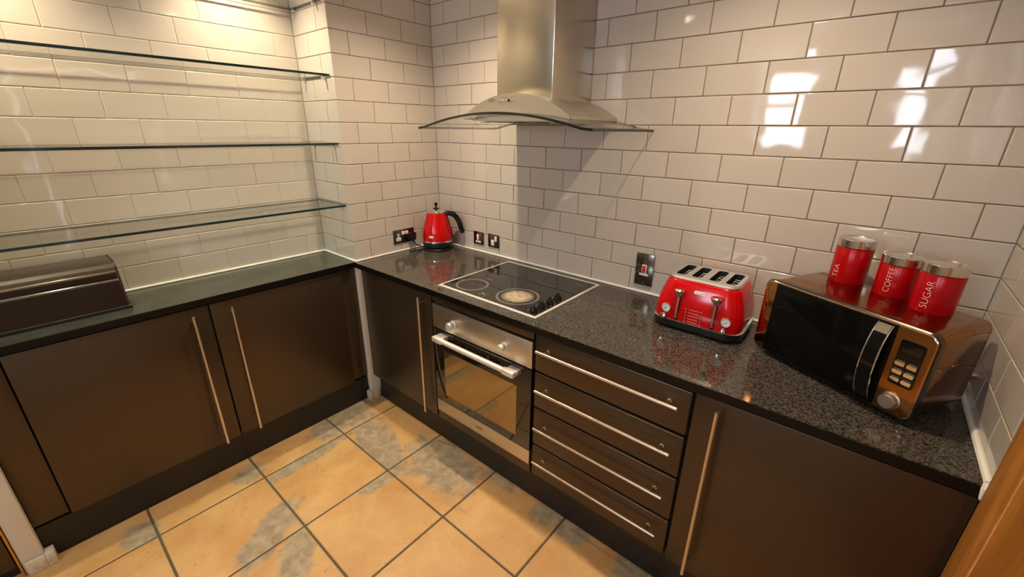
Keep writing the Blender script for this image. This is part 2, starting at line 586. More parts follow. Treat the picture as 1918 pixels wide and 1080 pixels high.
def tile_mesh(w, h, m):
    key = (round(w, 3), round(h, 3), m.name)
    if key in TILE_CACHE:
        return TILE_CACHE[key]
    rings = [(0.0, -G), (0.0, -0.0014), (0.0010, -0.0005), (0.0030, 0.0)]
    nz = [0.0, 0.25, 0.75, 1.0]
    vs, ns, fs = [], [], []
    for (ins, z), q in zip(rings, nz):
        for sx, sy in ((-1, -1), (1, -1), (1, 1), (-1, 1)):
            vs.append((sx * (w / 2 - ins), sy * (h / 2 - ins), z))
            s = math.sqrt(max(0, 1 - q * q) / 2)
            ns.append((sx * s, sy * s, q))
    for r in range(3):
        for k in range(4):
            j = (k + 1) % 4
            fs.append((r * 4 + k, r * 4 + j, r * 4 + 4 + j, r * 4 + 4 + k))
    fs.append((12, 13, 14, 15))
    me = bpy.data.meshes.new('tile')
    me.from_pydata(vs, [], fs)
    # side normals per face ring, flat front: bevel catches the light as a thin line
    loopn = []
    side = [(0, -1), (1, 0), (0, 1), (-1, 0)]
    for pi, poly in enumerate(me.polygons):
        for vi in poly.vertices:
            if pi == 12:
                loopn.append((0, 0, 1))
            else:
                q = nz[vi // 4]
                s = math.sqrt(max(0, 1 - q * q))
                d = side[pi % 4]
                loopn.append((d[0] * s, d[1] * s, q))
    me.polygons.foreach_set('use_smooth', [True] * len(me.polygons))
    me.normals_split_custom_set(loopn)
    me.materials.append(m)
    TILE_CACHE[key] = me
    return me

P_ROW = 0.102
Z_ROW = 0.9076
GAP = 0.0026
NROW = 15

def row_z(k):
    z1 = Z_ROW + P_ROW * k
    z0 = 0.9012 if k == 1 else Z_ROW + P_ROW * (k - 1)
    return z0, min(z1, CEIL + .002)

def tile_run(wall, org, u, n, length, offs, pitch, m, tilt=0.22, extra=None, gap=GAP, zlimit=None):
    u, n = Vector(u), Vector(n)
    v = Vector((0, 0, 1))
    Mb = Matrix((u, v, n)).transposed().to_4x4()
    rnd = random.Random(int(length * 1000) + int(org[0] * 37))
    for k in range(1, NROW + 1):
        z0, z1 = row_z(k)
        o = offs[k % 2] + (extra or {}).get(k, 0.0)
        js = [0.0]
        s = o
        while s < 0.012: s += pitch
        while s < length - 0.012:
            js.append(s)
            s += pitch
        js.append(length)
        for a, b in zip(js, js[1:]):
            ga = 0.0 if a == 0.0 else gap / 2
            gb = 0.0 if b == length else gap / 2
            w, h = (b - gb) - (a + ga), (z1 - z0) - gap
            me = tile_mesh(w, h, m)
            t = bpy.data.objects.new('tile', me)
            c = Vector(org) + u * ((a + ga + b - gb) / 2) + v * ((z0 + z1) / 2)
            J = Matrix.Rotation(math.radians(rnd.gauss(0, tilt)), 4, 'X') @ Matrix.Rotation(math.radians(rnd.gauss(0, tilt * .6)), 4, 'Y')
            COL.objects.link(t)
            t.parent = wall
            t.matrix_local = Matrix.Translation(c) @ Mb @ J

tile_run(wall_back, (0, 0, 0), (1, 0, 0), (0, -1, 0), L, {1: 0.106, 0: 0.106 + 0.1021}, 0.2042, M['tile'], 0.45,
         {2: -.002, 3: .0031, 5: .009, 6: .0016, 7: .0051, 9: -.002, 10: -.003, 11: -.0117})
tile_run(pier, (0, -D1, 0), (0, 1, 0), (1, 0, 0), D1, {1: D1 - .520, 0: D1 - .412}, 0.206, M['tile'], 0.15)
tile_run(pier, (-D2, -D1, 0), (1, 0, 0), (0, -1, 0), D2, {1: 0.14, 0: 0.24}, 0.2042, M['tile'], 0.12)
tile_run(wall_left, (-D2, YA, 0), (0, 1, 0), (1, 0, 0), -YA - D1, {1: (-0.72 - YA) % .2042, 0: (-0.821 - YA) % .2042}, 0.2042, M['tile'], 0.2, gap=.0020)
tile_run(stub, (0, YA, 0), (-1, 0, 0), (0, 1, 0), D2, {1: 0.12, 0: 0.21}, 0.2042, M['tile'], 0.12)
tile_run(wall_right, (L, 0, 0), (0, -1, 0), (-1, 0, 0), 0.618, {1: 0.06, 0: 0.16}, 0.2042, M['tile'], 0.2)
# grout bed behind the tiles of the pier, the stub and the right wall
for (nm, par, a) in (('grout_bed', pier, (-G, -G + .0006, -D1 + .001, -.001, .901, CEIL)),
                     ('grout_bed', pier, (-D2 + .001, -.001, -D1 + G - .0006, -D1 + G, .901, CEIL)),
                     ('grout_bed', stub, (-D2 + .001, -.001, YA - G, YA - G + .0006, .901, CEIL)),
                     ('grout_bed', wall_right, (L + G - .0006, L + G, -.618, -.001, .901, CEIL))):
    box(nm, *a, M['grout'], par)

# white sealant beads where tiles meet the worktops
def bead(n, p0, p1):
    bm = B()
    b_tube(bm, [p0, p1], 0.0055, 8)
    return struct(put('trim_%d' % n, bm, M['seal']))
bead(1, (0.005, -.0045, .9042), (L - .002, -.0045, .9042))
bead(2, (.0045, -.004, .9042), (.0045, -D1 - .001, .9042))
bead(3, (-D2 + .004, -D1 - .0045, .9042), (.0045, -D1 - .0045, .9042))
bead(4, (-D2 + .0045, -D1 - .002, .9042), (-D2 + .0045, YA + .002, .9042))
bm = B()
b_tube(bm, [(L - .006, -.006, .905), (L - .006, -.60, .905)], 0.008, 8)
b_tube(bm, [(L - .006, -.600, .905), (L - .006, -.607, .895), (L - .007, -.610, .868)], [.008, .010, .006], 8)
struct(put('trim_5', bm, M['seal']))

# ------------------------------------------------------------------ floor tiles
fx, fy, pit, gj = 0.168, -0.9125, 0.4135, 0.009
xs = [0.0 - .033] + [fx + pit * i for i in range(6)] + [L]
ys = [-0.565] + [fy - 0.4155 * j for j in range(8)]
ys = [y for y in ys if y > YF] + [YF]
xs = [x for x in xs if x <= L]
for i in range(len(xs) - 1):
    for j in range(len(ys) - 1):
        x0, x1, y1, y0 = xs[i], xs[i + 1], ys[j], ys[j + 1]
        if x1 - x0 < .03 or y1 - y0 < .03: continue
        x0b = x0 + (gj / 2 if i else 0)
        x1b = x1 - (gj / 2 if x1 < L - .001 else 0)
        y1b = y1 - (gj / 2 if j else 0)
        y0b = y0 + gj / 2
        bm = B()
        e = .003
        dz = random.uniform(-.0006, .0006)
        loft(bm, [[Vector((x0b, y0b, -.004)), Vector((x1b, y0b, -.004)), Vector((x1b, y1b, -.004)), Vector((x0b, y1b, -.004))],
                  [Vector((x0b, y0b, -.002)), Vector((x1b, y0b, -.002)), Vector((x1b, y1b, -.002)), Vector((x0b, y1b, -.002))],
                  [Vector((x0b + e, y0b + e, dz)), Vector((x1b - e, y0b + e, dz)), Vector((x1b - e, y1b - e, dz)), Vector((x0b + e, y1b - e, dz))]], cap0=False)
        put('floor_tile', bm, M['slate'], floor, smooth=False)

# ------------------------------------------------------------------ skirting blocks, door on the right
bm = B()
b_box(bm, -.030, .016, -.642, -D1 + G, 0, .058, .003)
b_box(bm, 0.0, .016, -D1 + G, -.572, 0, .058, .003)
struct(put('baseboard_pier', bm, M['skirt']))
bm = B()
b_box(bm, -.030, .016, YA - G, YA + .024, 0, .058, .003)
b_box(bm, 0.0, .016, -2.10, YA - G, 0, .058, .003)
struct(put('baseboard_stub', bm, M['skirt']))

door = struct(box('door_1', L - .004, L + .036, -1.545, -.711, .006, 2.02, M['wood'], bev=.003))
bm = B()
b_cyl(bm, (L - .004, -1.47, 1.0), (L - .05, -1.47, 1.0), .010)
b_tube(bm, [(L - .05, -1.475, 1.0), (L - .052, -1.40, 1.0), (L - .05, -1.36, .997)], .009, 10)
b_box(bm, L - .009, L - .004, -1.495, -1.445, .92, 1.08, .004)
put('door_handle', bm, M['bar'], door)
bm = B()
b_box(bm, L - .013, L + G, -.706, -.620, 0, 2.115, .005)
b_box(bm, L - .013, L + G, -1.64, -1.555, 0, 2.115, .005)
b_box(bm, L - .013, L + G, -1.555, -.706, 2.03, 2.115, .005)
struct(put('trim_6', bm, M['wood']))

# ------------------------------------------------------------------ worktops
bm = B()
loft(bm, [[Vector((x, y, z)) for x, y in ((.001, -.634), (L - .002, -.606), (L - .002, -.001), (.001, -.001))] for z in (.870, .8995)])
es = [e for e in bm.edges if all(v.co.z > .89 for v in e.verts)]
bmesh.ops.bevel(bm, geom=es, offset=.0015, segments=2, affect='EDGES')
bmesh.ops.recalc_face_normals(bm, faces=bm.faces)
for f in bm.faces: f.material_index = 1 if (abs(f.normal.z) < .3 or f.normal.z < 0) else 0
wt = put('worktop', bm, None, mats=[M['granite'], M['edge_black']])
tag(wt, 'polished speckled black granite worktop under hob, toaster and microwave', 'worktop')
bm = B()
b_box(bm, -D2 + .001, .001, YA + .001, -D1 - .001, .870, .8995)
es = [e for e in bm.edges if all(v.co.z > .89 for v in e.verts)]
bmesh.ops.bevel(bm, geom=es, offset=.0015, segments=2, affect='EDGES')
bmesh.ops.recalc_face_normals(bm, faces=bm.faces)
for f in bm.faces: f.material_index = 1 if (abs(f.normal.z) < .3 or f.normal.z < 0) else 0
wt = put('worktop', bm, None, mats=[M['slab'], M['edge_black']])
tag(wt, 'dark grey worktop under the glass shelves, with the bread bin on it', 'worktop')

# ------------------------------------------------------------------ base cabinets along the hob wall
FY = -.600

def legs(parent, x0, x1, y0, y1):
    for px in (x0 + .05, x1 - .05):
        for py in (y0 + .05, y1 - .05):
            put('leg', b_cyl(B(), (px, py, 0), (px, py, .15), .014, n=10), M['carcass'], parent)

def vbar(x, y, z0, z1, out, r=.0065):
    bm = B()
    b_cyl(bm, (x, y, z0), (x, y, z1), r, n=14)
    for z in (z0 + .03, z1 - .03):
        b_cyl(bm, (x, y, z), (x + out[0], y + out[1], z), .0045, n=10)
    return bm

def hbar(x0, x1, y, z, depth, r=.006):
    bm = B()
    b_cyl(bm, (x0, y, z), (x1, y, z), r, n=14)
    for x in (x0 + .035, x1 - .035):
        b_cyl(bm, (x, y, z), (x, y + depth, z), .0045, n=10)
        b_cyl(bm, (x, y + depth - .004, z), (x, y + depth, z), .0075, n=12)
    return bm

def cabinet_y(x0, x1, label, hx, hz, dz=(.166, .861), dx=None):
    t = thing('base_cabinet', label, 'cabinet', ((x0 + x1) / 2, -.30, 0))
    box('carcass', x0, x1, -.575, -.02, .15, .869, M['carcass'], t)
    legs(t, x0, x1, -.545, -.02)
    a, b = dx or (x0 + .002, x1 - .002)
    d = box('door', a, b, FY, -.578, dz[0], dz[1], M['cab'], t, bev=.003)
    put('handle', vbar(hx, -.635, hz[0], hz[1], (0, .035)), M['bar'], d)
    return t

cabinet_y(.012, .612, 'dark brown base cabinet between the wall corner and the oven', .552, (.182, .838), dx=(.004, .608))
cabinet_y(1.842, 2.444, 'large dark brown base cabinet under the microwave', 1.915, (.185, .848), dz=(.166, .862))

# housing around the oven
t = thing('oven_housing', 'dark brown cabinet housing built around the oven', 'cabinet', (.922, -.3, 0))
box('top_rail', .618, 1.228, FY + .002, -.58, .828, .862, M['cab'], t, bev=.002)
box('bottom_rail', .618, 1.228, FY + .002, -.58, .160, .208, M['cab'], t, bev=.002)
box('shelf', .618, 1.228, -.58, -.02, .150, .200, M['carcass'], t)
box('side_panel', .6125, .6175, -.58, -.02, .150, .868, M['carcass'], t)
box('side_panel', 1.2285, 1.2335, -.58, -.02, .150, .868, M['carcass'], t)
legs(t, .618, 1.228, -.545, -.02)

# drawer unit
t = thing('drawer_unit', 'dark brown unit of four drawers with long steel bars', 'cabinet', (1.537, -.3, 0))
box('carcass', 1.2345, 1.841, -.575, -.02, .15, .869, M['carcass'], t)
legs(t, 1.2345, 1.841, -.545, -.02)
for (z0, z1, hz) in ((.6955, .859, .805), (.5245, .6885, .628), (.3355, .5175, .447), (.170, .3285, .273)):
    d = box('drawer', 1.2365, 1.836, FY, -.578, z0, z1, M['cab'], t, bev=.007, seg=3)
    put('handle', hbar(1.266, 1.806, -.635, hz, .035), M['bar'], d)

pl = box('plinth', .018, 2.444, -.567, -.551, 0, .148, M['plinth'])
tag(pl, 'dark plinth board below the oven and drawers', 'plinth')

# ------------------------------------------------------------------ cabinets in the alcove
FX = -.012

def cabinet_x(y0, y1, label, hy):
    t = thing('base_cabinet', label, 'cabinet', (-.17, (y0 + y1) / 2, 0))
    box('carcass', -D2 + .006, -.036, y0, y1, .15, .869, M['carcass'], t)
    legs(t, -D2 + .006, -.04, y0, y1)
    d = box('door', FX - .022, FX, y0 + .002, y1 - .002, .160, .862, M['cab'], t, bev=.003)
    put('handle', vbar(.023, hy, .175, .838, (-.035, 0)), M['bar'], d)

cabinet_x(-1.334, -.712, 'dark brown alcove cabinet nearest the pier, handle at its left', -1.257)
cabinet_x(-1.944, -1.336, 'dark brown alcove cabinet in front of the bread bin, handle at its right', -1.404)
f1 = box('filler_panel', -.050, -.032, -.709, -D1 - .001, .163, .868, M['cab'], bev=.001)
tag(f1, 'narrow dark brown filler strip between alcove cabinet and white pier', 'panel')
f2 = box('filler_panel', -.050, -.030, YA + .001, -1.948, .163, .868, M['cab'], bev=.001)
tag(f2, 'narrow dark brown filler panel at bottom left beside the white stub wall', 'panel')
pl = box('plinth', -.055, -.036, YA + .001, -.622, 0, .150, M['plinth'])
tag(pl, 'dark plinth board below the alcove cabinets', 'plinth')

# tall dark unit beyond the stub wall
t = thing('tall_cabinet', 'dark cabinet edge with thin brass strip at far bottom left', 'cabinet', (-.17, -2.45, 0))
box('carcass', -D2 + .004, -.030, -2.76, -2.116, .0, 2.15, M['carcass'], t)
box('door', -.030, -.004, -2.758, -2.120, .05, 2.14, M['cab'], t, bev=.003)
box('edge_strip', -.030, .001, -2.1155, -2.1095, .0, 2.15, M['brass'], t)

# ------------------------------------------------------------------ oven
t = thing('oven', 'built-in steel oven with dark glass door and white bar handle', 'oven', (.922, -.3, .2))
box('body', .626, 1.220, -.575, -.06, .2005, .82, M['carcass'], t)
pnl = box('control_panel', .620, 1.226, FY - .004, -.577, .697, .819, M['steel'], t, bev=.002)
for kx in (.768, 1.082):
    bm = B()
    b_lathe(bm, [(.0190, .0), (.0190, .005), (.0160, .007), (.0160, .033), (.0145, .036), (.002, .036)], (kx, FY - .004, .753), 28, '-Y')
    k = put('knob', bm, M['alu'], pnl)
dr = box('door_glass', .620, 1.226, FY - .004, -.577, .288, .690, M['oven_glass'], t, bev=.002)
put('inner_window', b_box(B(), .691, 1.150, FY - .0048, FY - .004, .330, .588), M['oven_mirror'], dr)
# fine printed lines on the glass
bm = B()
b_box(bm, .700, 1.146, FY - .0052, FY - .0048, .5755, .577)
b_box(bm, .96, 1.146, FY - .0052, FY - .0048, .470, .4712)
put('printed_line', bm, M['brass'], dr)
h = B()
b_cyl(h, (.735, -.648, .668), (1.112, -.648, .668), .0125, n=18)
b_box(h, .672, .738, -.662, -.634, .655, .681, .006)
b_box(h, 1.108, 1.174, -.662, -.634, .655, .681, .006)
b_box(h, .672, .728, -.640, FY - .004, .658, .678, .003)
b_box(h, 1.118, 1.174, -.640, FY - .004, .658, .678, .003)
put('handle', h, M['alu'], t)
st = box('lower_strip', .620, 1.226, FY - .004, -.577, .212, .285, M['steel'], t, bev=.002)
bm = text_bm('NEFF', .020)
bm.transform(Matrix.Translation((.923, FY - .0046, .249)) @ Matrix.Rotation(PI / 2, 4, 'X'))
put('lettering', bm, M['letter_dark'], st)

# ------------------------------------------------------------------ hob
t = thing('hob', 'black ceramic hob with silver rim and four control knobs', 'hob', (.92, -.31, .8995))
hx0, hx1, hy0, hy1 = .630, 1.208, -.567, -.052
g = box('glass_top', hx0 + .006, hx1 - .006, hy0 + .006, hy1 - .006, .8997, .9035, M['hob_glass'], t)
bm = B()
for (a, b_, c, d) in ((hx0, hx1, hy0, hy0 + .015), (hx0, hx1, hy1 - .008, hy1), (hx0, hx0 + .008, hy0 + .015, hy1 - .008), (hx1 - .013, hx1, hy0 + .015, hy1 - .008)):
    b_box(bm, a, b_, c, d, .8997, .9052, .001, 1)
put('rim', bm, M['alu'], t)
zp = .90375
for (cx, cy, r, m) in ((.747, -.456, .078, 'print'), (1.006, -.430, .097, 'print'), (.782, -.193, .104, 'print_dim'), (1.014, -.155, .078, 'print_dim')):
    bm = B()
    b_ring(bm, cx, cy, zp, r - .0016, r)
    b_ring(bm, cx, cy, zp, r - .0075, r - .006)
    if m == 'print_dim':
        b_ring(bm, cx, cy, zp, r - .035, r - .0345)
    put('zone_ring', bm, M[m], g)
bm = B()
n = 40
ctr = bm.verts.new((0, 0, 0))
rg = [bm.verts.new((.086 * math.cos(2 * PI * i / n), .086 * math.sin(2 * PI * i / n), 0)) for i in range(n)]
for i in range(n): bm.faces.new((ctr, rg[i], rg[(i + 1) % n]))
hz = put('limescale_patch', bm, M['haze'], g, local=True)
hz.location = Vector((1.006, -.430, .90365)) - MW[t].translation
bm = B()
for s in (-1, 1):
    v = [Vector((.872 + dx * .020 - s * dy * .0006, -.508 + s * dx * .012 + dy * .0008, zp)) for dx, dy in ((-1, -1), (1, -1), (1, 1), (-1, 1))]
    bm.faces.new([bm.verts.new(p) for p in v])
put('cross_mark', bm, M['print'], g)
for (x, y) in ((.755, -.345), (1.132, -.118)):
    bm = B()
    for q in range(5):
        b_box(bm, x - .020 + q * .0085, x - .0145 + q * .0085, y - .0012 - .001 * (q % 2), y + .0012, zp - .0001, zp + .0001)
    put('printed_mark', bm, M['print'], g)
for (kx, ky) in ((1.160, -.512), (1.159, -.456), (1.158, -.396), (1.156, -.333)):
    bm = B()
    b_lathe(bm, [(.019, 0), (.019, .003), (.0155, .007), (.0145, .016), (.013, .018)], (kx, ky, .9036), 26)
    k = put('knob', bm, M['gloss_black'], t)
    bm = b_box(B(), -.0045, .0045, -.0150, .0150, .9205, .9325, .003)
    bm.transform(Matrix.Translation((kx, ky, 0)) @ Matrix.Rotation(.5, 4, 'Z'))
    put('grip', bm, M['gloss_black'], k)
    bm = B()
    b_ring(bm, kx - .026, ky - .006, zp, 0.0001, .0026, 12)
    put('position_dot', bm, M['print'], g)

# ------------------------------------------------------------------ cooker hood
HC = .911
def zg(d):
    d = abs(d)
    q = 1 - (d / .42) ** 2 if d < .40 else .0930 * max(0, 1 - (d - .40) / .06) ** 1.6
    return 1.605 + .057 * q
t = thing('cooker_hood', 'steel chimney cooker hood with curved glass visor', 'cooker hood', (HC, -.2, 1.6))
bm = B()
NS = 40
X = [HC - .45 + .9 * i / NS for i in range(NS + 1)]
y0g, y1g = -.495, -.001
top = [[bm.verts.new((x, y, zg(x - HC))) for x in X] for y in (y0g, y1g)]
bot = [[bm.verts.new((x, y, zg(x - HC) - .009)) for x in X] for y in (y0g, y1g)]
for i in range(NS):
    bm.faces.new((top[0][i], top[0][i + 1], top[1][i + 1], top[1][i]))
    bm.faces.new((bot[0][i + 1], bot[0][i], bot[1][i], bot[1][i + 1]))
edge = []
for i in range(NS):
    edge.append(bm.faces.new((bot[0][i], bot[0][i + 1], top[0][i + 1], top[0][i])))
    edge.append(bm.faces.new((top[1][i], top[1][i + 1], bot[1][i + 1], bot[1][i])))
edge.append(bm.faces.new((top[0][0], top[1][0], bot[1][0], bot[0][0])))
edge.append(bm.faces.new((bot[0][-1], bot[1][-1], top[1][-1], top[0][-1])))
for f in edge: f.material_index = 1
put('glass_visor', bm, None, t, mats=[M['glass'], M['glass_edge_dark']])
# canopy: an arched barrel resting on the glass
hw, sag = .282, .088
Rr = (hw * hw + sag * sag) / (2 * sag)
zc = 1.647 + sag - Rr
NA = 32
arc = [(HC - hw + 2 * hw * i / NA) for i in range(NA + 1)]
za = lambda x: zc + math.sqrt(Rr * Rr - (x - HC) ** 2)
low = lambda x: min(zg(x - HC) + .0005, za(x) - .001)
yf = -.372
bm = B()
rows = []
for y in (yf, -.002):
    rows.append([bm.verts.new((x, y, za(x))) for x in arc])
for i in range(NA): bm.faces.new((rows[0][i], rows[0][i + 1], rows[1][i + 1], rows[1][i]))
lo = [[bm.verts.new((x, y, low(x))) for x in arc] for y in (yf, -.002)]
for i in range(NA): bm.faces.new((lo[1][i], lo[1][i + 1], rows[1][i + 1], rows[1][i]))
for k in (0, NA): bm.faces.new((rows[0][k], rows[1][k], lo[1][k], lo[0][k]))
cn = put('canopy', bm, M['steel'], t)
bm = B()
fr = [[bm.verts.new((x, y, z(x))) for x in arc] for y, z in ((yf - .004, za), (yf - .004, low), (yf, za), (yf, low))]
for i in range(NA):
    bm.faces.new((fr[1][i], fr[1][i + 1], fr[0][i + 1], fr[0][i]))
    bm.faces.new((fr[0][i], fr[0][i + 1], fr[2][i + 1], fr[2][i]))
    bm.faces.new((fr[1][i + 1], fr[1][i], fr[3][i], fr[3][i + 1]))
fp = put('front_panel', bm, M['steel'], t)
bm = text_bm('NEFF', .017)
bm.transform(Matrix.Translation((.806, yf - .0046, 1.7095)) @ Matrix.Rotation(PI / 2, 4, 'X'))
put('lettering', bm, M['letter_dark'], fp)
for i, bx in enumerate((.851, .868, .883, .898, .912, .928)):
    bm = B()
    if i == 3:
        b_box(bm, bx - .005, bx + .005, yf - .0055, yf - .004, 1.7035, 1.7135, .0005, 1)
        put('display', bm, M['gloss_black'], fp)
    else:
        b_lathe(bm, [(.0050, 0), (.0050, .002), (.0035, .003)], (bx, yf - .004, 1.7085), 16, '-Y')
        put('button', bm, M['chrome'], fp)
        bm = B()
        b_box(bm, bx - .0018, bx + .0018, yf - .0044, yf - .004, 1.7190, 1.7220)
        put('symbol', bm, M['letter_dark'], fp)
# chimney in two telescoping sleeves
put('chimney', b_box(B(), .766, 1.057, -.300, -.002, 1.690, CEIL - .001, .004), M['steel_v'], t)
# underside: filter box with two slotted panels and lamps
bm = B()
fxs = [HC - .225 + .45 * i / 20 for i in range(21)]
poly = [(x, zg(x - HC) - .0095) for x in fxs] + [(fxs[-1], 1.632), (fxs[0], 1.632)]
b_prism(bm, poly, 'y', -.360, -.03)
ub = put('filter_box', bm, M['alu'], t)
for (a, b_) in ((.69, .90), (.92, 1.13)):
    fl = box('filter', a, b_, -.30, -.06, 1.6285, 1.6318, M['steel'], ub)
    for k in range(7):
        yy = -.285 + k * .034
        box('slot', a + .02, b_ - .02, yy, yy + .012, 1.6278, 1.6284, M['dark_hole'], fl)
for lx in (.72, 1.10):
    bm = B()
    b_lathe(bm, [(.026, -.004), (.024, -.006), (.001, -.006)], (lx, -.328, 1.6316), 24)
    put('lamp', bm, M['hood_lamp'], ub)

# ------------------------------------------------------------------ glass shelves and their supports
NAMES = ['lowest', 'second', 'third', 'topmost']
for i, z in enumerate((1.2125, 1.5250, 1.8390, 2.150)):
    bm = B()
    b_box(bm, -D2 + .022, -.030, YA + .006, -D1 - .004, z - .010, z)
    bmesh.ops.recalc_face_normals(bm, faces=bm.faces)
    for f in bm.faces: f.material_index = 0 if abs(f.normal.z) > .5 else 1
    s = put('glass_shelf', bm, None, mats=[M['glass'], M['glass_edge']], smooth=False)
    lab = ['lowest clear glass shelf in the alcove, just above the bread bin', 'clear glass shelf second from the bottom in the alcove',
           'clear glass shelf third from the bottom, seen from below with a dark edge', 'topmost glass shelf, only its right end showing at the top edge'][i]
    tag(s, lab, 'shelf', 'glass shelves in the alcove')
    for (x, where) in ((-.075, 'front'), (-.285, 'back')):
        for (yy, sgn, side) in ((-D1 - .0005, -1, 'pier'), (YA + .0005, 1, 'stub wall')):
            q = thing('shelf_support', 'small chrome %s support under the %s glass shelf, on the %s' % (where, NAMES[i], side), 'shelf support', (x, yy, z - .010), group='chrome shelf supports')
            bm = B()
            b_cyl(bm, (x, yy, z - .0185), (x, yy + sgn * .005, z - .0185), .0085, n=16)
            put('rosette', bm, M['chrome'], q)
            bm = B()
            b_cyl(bm, (x, yy + sgn * .005, z - .0165), (x, yy + sgn * .022, z - .0165), .0060, n=14)
            put('pin', bm, M['chrome'], q)

# ------------------------------------------------------------------ sockets and switches
def plate(name, label, axis, u0, u1, z0, z1, d=.006):
    """chrome wall plate on the hob wall (axis y) or on the pier (axis x)"""
    if axis == 'y':
        t = thing(name, label, 'socket', ((u0 + u1) / 2, 0, z0))
        box('plate', u0, u1, -d, -.0006, z0, z1, M['nickel'], t, bev=.0022)
    else:
        t = thing(name, label, 'socket', (0, (u0 + u1) / 2, z0))
        box('plate', .0006, d, u0, u1, z0, z1, M['nickel'], t, bev=.0022)
    return t

t = plate('double_socket', 'dark chrome double socket beside the kettle with a black plug in it', 'x', -.368, -.219, .950, 1.032)
cy = -.334
ins = B()
b_box(ins, .0060, .0072, cy - .017, cy + .017, .966, .984, .001, 1)
b_box(ins, .0060, .0072, cy - .007, cy + .007, .984, 1.008, .001, 1)
ip = put('socket_insert', ins, M['white_plastic'], t)
for (a, b_, c, d) in ((cy - .003, cy + .003, .990, 1.001), (cy - .0115, cy - .0055, .973, .9775), (cy + .0055, cy + .0115, .973, .9775)):
    box('pin_hole', .0072, .0076, a, b_, c, d, M['dark_hole'], ip)
box('rocker_switch', .0060, .0105, -.309, -.289, 1.000, 1.021, M['white_plastic'], t, bev=.002)
box('rocker_switch', .0060, .0105, -.284, -.264, 1.000, 1.021, M['white_plastic'], t, bev=.002)

t = plate('flex_outlet', 'left of two small dark chrome plates, with a white rocker and red neon', 'y', .309, .393, .944, 1.022)
box('rocker_switch', .341, .357, -.012, -.006, .972, 1.006, M['white_plastic'], t, bev=.002)
box('white_bar', .330, .372, -.009, -.006, .956, .967, M['white_plastic'], t, bev=.001)
box('neon', .345, .353, -.0075, -.006, 1.010, 1.014, M['neon'], t)
t = plate('fused_switch', 'right of two small dark chrome plates, with white fuse carrier and red corner', 'y', .429, .516, .946, 1.024)
box('rocker_switch', .486, .502, -.012, -.006, .985, 1.015, M['white_plastic'], t, bev=.002)
box('fuse_carrier', .456, .480, -.010, -.006, .957, .992, M['white_plastic'], t, bev=.002)
box('neon', .440, .455, -.0075, -.006, 1.004, 1.014, M['neon'], t, bev=.001)

t = plate('cooker_switch', 'tall grey cooker switch plate with red rocker left of the toaster', 'y', 1.358, 1.442, .938, 1.086, d=.010)
sr = box('switch_surround', 1.389, 1.411, -.013, -.010, .997, 1.036, M['white_plastic'], t, bev=.001)
box('red_rocker', 1.3925, 1.4075, -.017, -.013, 1.000, 1.033, M['red_plastic'], t, bev=.002)
box('white_tab', 1.379, 1.421, -.0125, -.010, .985, .995, M['white_plastic'], t, bev=.001)
box('neon', 1.394, 1.406, -.0115, -.010, 1.049, 1.054, M['neon'], t)
for z in (.949, 1.074):
    bm = B()
    b_lathe(bm, [(.0045, 0), (.004, .001), (.001, .0012)], (1.400, -.010, z), 14, '-Y')
    put('screw', bm, M['chrome'], t)

# ------------------------------------------------------------------ kettle, its base, cord and plug
KX, KY, KZ = .118, -.128, .8995
kb = thing('power_dock', 'black round kettle power base with cord and plug', 'kettle base', (KX, KY, KZ))
bm = B()
b_lathe(bm, [(.080, .0), (.086, .003), (.086, .012), (.080, .018), (.02, .020)], (KX, KY, KZ), 48)
put('disc', bm, M['black_plastic'], kb)
bm = B()
def smooth_path(pts, n=8):
    out = []
    P = [Vector(p) for p in pts]
    P = [P[0] * 2 - P[1]] + P + [P[-1] * 2 - P[-2]]
    for i in range(1, len(P) - 2):
        for k in range(n):
            s = k / n
            a, b, c, d = P[i - 1], P[i], P[i + 1], P[i + 2]
            out.append(.5 * ((2 * b) + (c - a) * s + (2 * a - 5 * b + 4 * c - d) * s * s + (3 * b - a - 3 * c + d) * s ** 3))
    out.append(P[-2])
    return out
b_tube(bm, smooth_path([(.030, -.243, .962), (.032, -.240, .945), (.034, -.225, .928), (.040, -.205, .918), (.052, -.195, .912), (.060, -.188, .909)]), .0036, 8)
put('cord', bm, M['black_plastic'], kb)
bm = B()
b_tube(bm, smooth_path([(.075, -.200, .9045), (.068, -.238, .9035), (.060, -.275, .9032), (.045, -.290, .9032)]), .0034, 8)
put('cord', bm, M['black_plastic'], kb)
bm = B()
b_prism(bm, [(p[0] - .248, p[1] + .984) for p in rrect(.046, .048, .010)], 'x', .0068, .034)
b_prism(bm, [(p[0] - .248, p[1] + .984) for p in rrect(.036, .036, .010)], 'x', .034, .040)
b_cyl(bm, (.028, -.246, .962), (.030, -.243, .952), .007, .005, 10)
put('plug', bm, M['black_plastic'], kb)

k = thing('kettle', 'red enamel kettle with black handle and chrome lid in the corner', 'kettle', (KX, KY, KZ + .0205))
z0 = KZ
bm = B()
b_lathe(bm, [(.074, .0212), (.088, .024), (.0905, .040), (.0905, .052)], (KX, KY, z0), 48)
put('foot_band', bm, M['black_plastic'], k)
bm = B()
b_lathe(bm, [(.0900, .0522), (.0920, .054), (.0920, .060), (.0905, .062)], (KX, KY, z0), 48)
put('chrome_ring', bm, M['chrome'], k)
bm = B()
b_lathe(bm, [(.0895, .0622), (.0905, .072), (.0895, .090), (.0860, .115), (.0805, .140), (.0735, .165), (.0660, .190), (.0590, .210), (.0560, .222), (.0545, .2260)], (KX, KY, z0), 56)
bd = put('body', bm, M['red'], k)
bm = B()
b_lathe(bm, [(.0555, .2262), (.0560, .230), (.0520, .236), (.0400, .243), (.0200, .248), (.004, .249)], (KX, KY, z0), 48)
